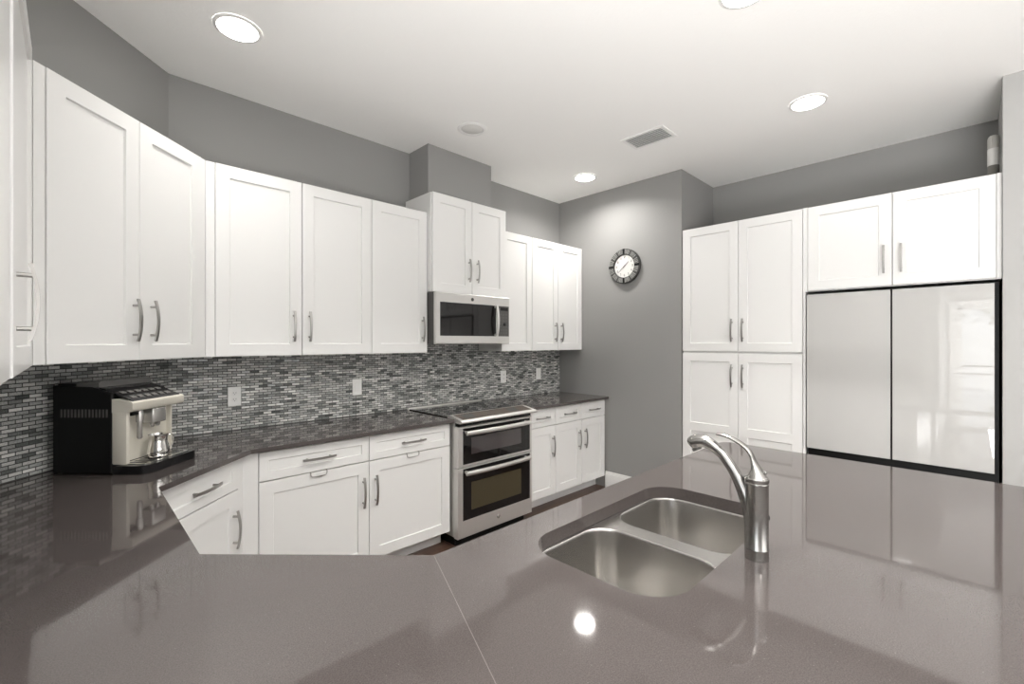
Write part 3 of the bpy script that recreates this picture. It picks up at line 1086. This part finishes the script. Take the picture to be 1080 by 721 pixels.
# drip tray
bm = bmesh.new()
tr_ = rrect(0.0, CW + 0.03, -0.135, 0.012, 0.05, 8)
tr_ = [(x, min(y, 0.011)) for x, y in tr_]
tr_ = rrect(0.0, CW + 0.025, -0.132, 0.06, 0.045, 8)
tr_ = [(x, y) for x, y in tr_ if y < 0.011] 
k0 = [p for p in tr_]
tr_ = k0 + [(CW + 0.025, 0.011), (0.0, 0.011)]
loft(bm, [[(x, y, z) for x, y in tr_] for z in (0.001, 0.036)], True, True, smooth=False)
ty = obj('drip_tray', bm, 'blackgloss', t)
bm = bmesh.new()
prism(bm, rrect(0.024, CW - 0.004, -0.112, -0.006, 0.025, 6), 0.0362, 0.0385)
gt = obj('grate', bm, 'chrome', ty)
bm = bmesh.new()
for i in range(9):
    box(bm, 0.040 + i * 0.026, 0.052 + i * 0.026, -0.095, -0.022, 0.0384, 0.0389)
obj('slots', bm, 'black', gt)

# milk jug on the drip tray
fj = Matrix.Translation((co[0] + cl / r2, co[1] + cl / r2, 0)) @ Matrix.Rotation(R(45), 4, 'Z')
jp = fj @ Vector((0.150, -0.060, 0))
t = thing('milk_jug', 'polished steel milk jug standing on the coffee machine drip tray', 'jug', (jp.x, jp.y, ZC1 + 0.0400), R(20))
bm = bmesh.new()
lathe(bm, [(0.030, 0.0), (0.036, 0.002), (0.040, 0.012), (0.0415, 0.025), (0.039, 0.045), (0.034, 0.065), (0.033, 0.078), (0.0355, 0.092), (0.0375, 0.098),
           (0.0365, 0.098), (0.0345, 0.091), (0.032, 0.078), (0.033, 0.065), (0.038, 0.045), (0.040, 0.02), (0.030, 0.004)], 0, 0, 36)
obj('cup', bm, 'chrome', t)
bm = bmesh.new()
tube(bm, smooth_path([(0.033, 0, 0.086), (0.050, 0, 0.090), (0.060, 0, 0.080), (0.060, 0, 0.060), (0.054, 0, 0.040), (0.0405, 0, 0.026)], 5), None, 10,
     flat=[(0.005, 0.0025)] * 26, up=(0, 1, 0))
obj('handle', bm, 'chrome', t)

# ------------------------------------------------------------------ clock on the clock wall (local x = -Y, faces -X)
t = thing('wall_clock', 'round galvanised metal clock with white dial on the grey wall', 'clock', (XC, 2.374, 2.195), R(-90))
RC = 0.168
mt = Matrix.Rotation(R(90), 4, 'X')      # lathe axis +z -> local -y
bm = bmesh.new()
lathe(bm, [(RC, 0.002), (RC, 0.028), (RC - 0.006, 0.034), (0.116, 0.034), (0.110, 0.030), (0.108, 0.020)], 0, 0, 60, True, False, mt)
rim = obj('rim', bm, 'galv', t)
bm = bmesh.new()
hours = []
for i in range(60):
    if i % 15 == 0:
        continue
    a = 2 * PI * i / 60
    tgt = bm
    if i % 5 == 0:
        tgt = bmesh.new()
        hours.append(tgt)
    hw = 0.0036 if i % 2 else 0.0052
    for r0, r1 in ((0.118, 0.160),):
        c_, s_ = math.cos(a), math.sin(a)
        pts = []
        for rr0, hh in ((r0, hw * 0.8), (r1, hw), ):
            pts.append((rr0 * c_ - hh * s_, rr0 * s_ + hh * c_))
            pts.append((rr0 * c_ + hh * s_, rr0 * s_ - hh * c_))
        vs = [bm_v for bm_v in ((pts[0], pts[1], pts[3], pts[2]))]
        lo = [(x, -0.0335, z) for x, z in vs]
        hi = [(x, -0.0365, z) for x, z in vs]
        loft(tgt, [lo, hi], False, True, smooth=False)
obj('segments', bm, 'galvlight', rim)
for tgt in hours:
    obj('hour_mark', tgt, 'darkgrey', rim)
for i in range(4):
    bm = bmesh.new()
    a = R(90 * i)
    c_, s_ = math.cos(a), math.sin(a)
    pts = [(0.117 * c_ - 0.011 * s_, 0.117 * s_ + 0.011 * c_), (0.117 * c_ + 0.011 * s_, 0.117 * s_ - 0.011 * c_),
           (0.167 * c_ + 0.013 * s_, 0.167 * s_ - 0.013 * c_), (0.167 * c_ - 0.013 * s_, 0.167 * s_ + 0.013 * c_)]
    loft(bm, [[(x, -0.033, z) for x, z in pts], [(x, -0.038, z) for x, z in pts]], False, True, smooth=False)
    obj('quarter_mark', bm, 'black', rim)
bm = bmesh.new()
lathe(bm, [(0.110, 0.006), (0.110, 0.022)], 0, 0, 48, True, True, mt)
dial = obj('dial', bm, 'clockface', t)


def glyph(bm, txt, x, z, h):
    """stroke digits as thin boxes"""
    SEG = {'0': 'abcdef', '1': 'bc', '2': 'abged', '3': 'abgcd', '4': 'fgbc', '5': 'afgcd', '6': 'afgedc', '7': 'abc', '8': 'abcdefg', '9': 'abfgcd'}
    w = h * 0.5
    sx = x - (len(txt) * w * 1.25 - w * 0.25) / 2
    k = h * 0.07
    for ch in txt:
        C = {'a': (sx, sx + w, z + h / 2, z + h / 2), 'd': (sx, sx + w, z - h / 2, z - h / 2), 'g': (sx, sx + w, z, z),
             'f': (sx, sx, z, z + h / 2), 'b': (sx + w, sx + w, z, z + h / 2), 'e': (sx, sx, z - h / 2, z), 'c': (sx + w, sx + w, z - h / 2, z)}
        for sg in SEG[ch]:
            xa, xb, za, zb = C[sg]
            box(bm, xa - k, xb + k, -0.0232, -0.0220, za - k, zb + k)
        sx += w * 1.25


for hnum in range(1, 13):
    bm = bmesh.new()
    a = R(90 - 30 * hnum)
    glyph(bm, str(hnum), 0.088 * math.cos(a), 0.088 * math.sin(a), 0.018)
    obj('numeral', bm, 'charcoal', dial)


def hand(name, ang, L, w, y):
    bm = bmesh.new()
    a = R(90 - ang)
    c_, s_ = math.cos(a), math.sin(a)
    pts = [(-0.018 * c_ - w * s_, -0.018 * s_ + w * c_), (-0.018 * c_ + w * s_, -0.018 * s_ - w * c_), (L * c_ + w * 0.5 * s_, L * s_ - w * 0.5 * c_), (L * c_ - w * 0.5 * s_, L * s_ + w * 0.5 * c_)]
    loft(bm, [[(x, y, z) for x, z in pts], [(x, y - 0.0015, z) for x, z in pts]], True, True, smooth=False)
    obj(name, bm, 'black', t)


hand('hour_hand', 48, 0.060, 0.0035, -0.025)
hand('minute_hand', 228, 0.092, 0.0028, -0.028)

# ------------------------------------------------------------------ outlets and switches on the backsplash
def wall_plate(x, z, kind, label, w=0.072, h=0.118):
    t = thing('outlet' if kind == 'outlet' else 'light_switch', label, 'outlet' if kind == 'outlet' else 'switch', (x, YA - 0.0085, z), 0, 'white wall plates')
    bm = bmesh.new()
    bbox_bevel(bm, -w / 2, w / 2, -0.006, 0.0, -h / 2, h / 2, 0.002, 1)
    p = obj('plate', bm, 'plate', t)
    if kind == 'outlet':
        for dz in (-0.020, 0.020):
            bm = bmesh.new()
            rr0 = rrect(-0.016, 0.016, dz - 0.0135, dz + 0.0135, 0.008, 4)
            loft(bm, [[(x_, -0.0055, z_) for x_, z_ in rr0], [(x_, -0.0085, z_) for x_, z_ in rr0]], False, True, smooth=False)
            s_ = obj('socket', bm, 'trimwhite', p)
            bm = bmesh.new()
            box(bm, -0.008, -0.0058, -0.0088, -0.0084, dz - 0.001, dz + 0.007)
            box(bm, 0.0058, 0.008, -0.0088, -0.0084, dz - 0.001, dz + 0.007)
            box(bm, -0.002, 0.002, -0.0088, -0.0084, dz - 0.009, dz - 0.005)
            obj('slots', bm, 'darkgrey', s_)
    else:
        bm = bmesh.new()
        bbox_bevel(bm, -0.017, 0.017, -0.0085, -0.005, -0.033, 0.033, 0.0015, 1)
        obj('rocker', bm, 'trimwhite', p)


wall_plate(0.728, 1.124, 'outlet', 'white duplex outlet on the tiles left, above the corner base cabinet')
wall_plate(1.522, 1.127, 'switch', 'white rocker switch plate on the tiles left of the oven range')
wall_plate(3.012, 1.125, 'outlet', 'white outlet plate on the tiles just right of the oven range')
wall_plate(3.518, 1.128, 'switch', 'white rocker switch plate on the tiles nearest the clock wall')

# ------------------------------------------------------------------ ceiling fittings
def downlight(x, y, label, lit=True, watts=DOWN_W, spread=118):
    t = thing('recessed_light', label, 'ceiling light', (x, y, CEIL), 0, 'recessed ceiling lights' if lit else None)
    bm = bmesh.new()
    lathe(bm, [(0.105, -0.0005), (0.105, -0.005), (0.100, -0.008), (0.082, -0.008), (0.078, -0.004)], 0, 0, 36, False, False)
    obj('trim', bm, 'trimwhite', t)
    if lit:
        bm = bmesh.new()
        lathe(bm, [(0.088, -0.003), (0.088, -0.0088), (0.0, -0.0095)], 0, 0, 36, True, False)
        obj('diffuser', bm, 'lampglass', t)
        a = area('downlight', (x, y, CEIL - 0.012), (0, 0, -1), 0.15, 0.15, watts, (1.0, 0.97, 0.93), 'DISK', spread)
        a.parent = t
        a.matrix_parent_inverse = Matrix.Translation((-x, -y, -CEIL))
    return t


downlight(0.586, 2.512, 'lit recessed ceiling light over the corner cabinets at upper left', watts=3.0)
downlight(3.42, 2.528, 'lit recessed ceiling light near the clock wall', watts=10.0, spread=150)
downlight(3.369, 0.743, 'lit recessed ceiling light in front of the refrigerator', watts=0.6)
downlight(2.102, 0.700, 'lit recessed ceiling light cut by the top edge of the picture')
downlight(0.586, 0.60, 'lit recessed ceiling light over the near worktop, above the picture', watts=7.0)
for x, w_ in ((0.586, 'left'), (2.1, 'middle'), (3.37, 'right')):  # unseen lamps added behind the camera to light the cabinet fronts
    downlight(x, -1.2, watts=3.0 if w_ == 'right' else 6.0, label='added unseen ceiling light behind the camera, ' + w_ + ' of its row')
t = downlight(2.065, 2.521, 'small unlit round ceiling fitting in front of the microwave soffit', False)
t.name = 'ceiling_speaker'
t['category'] = 'ceiling fitting'
bm = bmesh.new()
lathe(bm, [(0.079, -0.002), (0.074, -0.004), (0.070, -0.004), (0.060, -0.010), (0.040, -0.014), (0.0, -0.015)], 0, 0, 32, True, False)
obj('lens', bm, 'offglass', t)

t = thing('ceiling_vent', 'white slatted air vent in the ceiling', 'vent', (3.098, 1.704, CEIL))
bm = bmesh.new()
prism(bm, [(-0.115, -0.170), (0.115, -0.170), (0.115, 0.170), (-0.115, 0.170)], -0.008, -0.0005, [[(-0.09, -0.145), (0.09, -0.145), (0.09, 0.145), (-0.09, 0.145)]])
obj('frame', bm, 'trimwhite', t)
obj('duct', B(-0.09, 0.09, -0.145, 0.145, -0.0015, -0.0005), mat('vent_duct', (0.42, 0.42, 0.41), 0.6), t)
for i in range(7):
    x = -0.078 + i * 0.026
    bm = bmesh.new()
    loft(bm, [[(x - 0.010, y, -0.014), (x - 0.009, y, -0.0155), (x + 0.008, y, -0.003), (x + 0.007, y, -0.0020)] for y in (-0.146, 0.146)], True, True, smooth=False)
    obj('slat', bm, 'trimwhite', t)

# ------------------------------------------------------------------ canister on top of the refrigerator cabinet
t = thing('canister', 'slim white canister with ribbed grey rounded lid on top of the refrigerator cabinet', 'canister', (4.17, -0.0855, 2.4475))
RCN = 0.0255
CZ = 0.135
bm = bmesh.new()
lathe(bm, [(RCN - 0.004, 0.0), (RCN, 0.004), (RCN, CZ - 0.01)], 0, 0, 36)
obj('base', bm, 'cangrey', t)
bm = bmesh.new()
lathe(bm, [(RCN + 0.002, CZ - 0.01), (RCN + 0.002, CZ + 0.093), (RCN, CZ + 0.097)], 0, 0, 36)
obj('sleeve', bm, 'canwhite', t)
bm = bmesh.new()
pr_ = [(RCN, CZ + 0.097), (RCN + 0.0005, CZ + 0.160), (RCN - 0.003, CZ + 0.172), (RCN - 0.009, CZ + 0.179), (RCN - 0.016, CZ + 0.182), (0.0, CZ + 0.183)]
rings = []
for r_, z_ in pr_:
    rings.append([((r_ + (0.0012 if i % 4 < 2 else 0) * (r_ > 0.012)) * math.cos(2 * PI * i / 64), (r_ + (0.0012 if i % 4 < 2 else 0) * (r_ > 0.012)) * math.sin(2 * PI * i / 64), z_) for i in range(64)])
loft(bm, rings, True, False)
obj('lid', bm, 'canrib', t)

# ------------------------------------------------------------------ terrace seen only as a reflection in the refrigerator glass
t = thing('terrace_railing', 'grey terrace railing beyond the glass door, mirrored in the refrigerator', 'railing', (-4.6, -0.8, -0.02))
for z in (0.55, 0.85, 1.0):
    obj('rail', B(-0.02, 0.02, -3.0, 3.0, z, z + 0.04), 'bronze', t)
for y in (-2.9, -1.45, 1.45, 2.9):
    obj('post', B(-0.025, 0.025, y, y + 0.05, 0, 1.04), 'bronze', t)
t = thing('garden_tree', 'leafy tree beyond the terrace, mirrored in the refrigerator', 'tree', (-7.5, -0.8, -0.02))
bm = bmesh.new()
tube(bm, [(0, 0, 0), (0.05, 0, 1.2), (0, 0.1, 2.2)], [0.11, 0.09, 0.06], 10)
obj('trunk', bm, 'bronze', t)
bm = bmesh.new()
for i in range(1500):
    u = random.uniform(0, 2 * PI)
    r_ = 1.5 * random.random() ** 0.4
    ph = math.acos(random.uniform(-1, 1))
    c = Vector((0.7 * r_ * math.sin(ph) * math.cos(u), 1.25 * r_ * math.sin(ph) * math.sin(u), 2.75 + 0.62 * r_ * math.cos(ph)))
    q = Matrix.Rotation(random.uniform(0, 6.28), 4, random.choice(('X', 'Y', 'Z'))) @ Matrix.Rotation(random.uniform(0, 6.28), 4, 'Z')
    bm.faces.new([bm.verts.new(c + q @ Vector(p)) for p in ((-0.09, 0, 0), (0, -0.04, 0.01), (0.09, 0, 0), (0, 0.04, 0.01))])
obj('foliage', bm, 'leaf', t, fix=False)
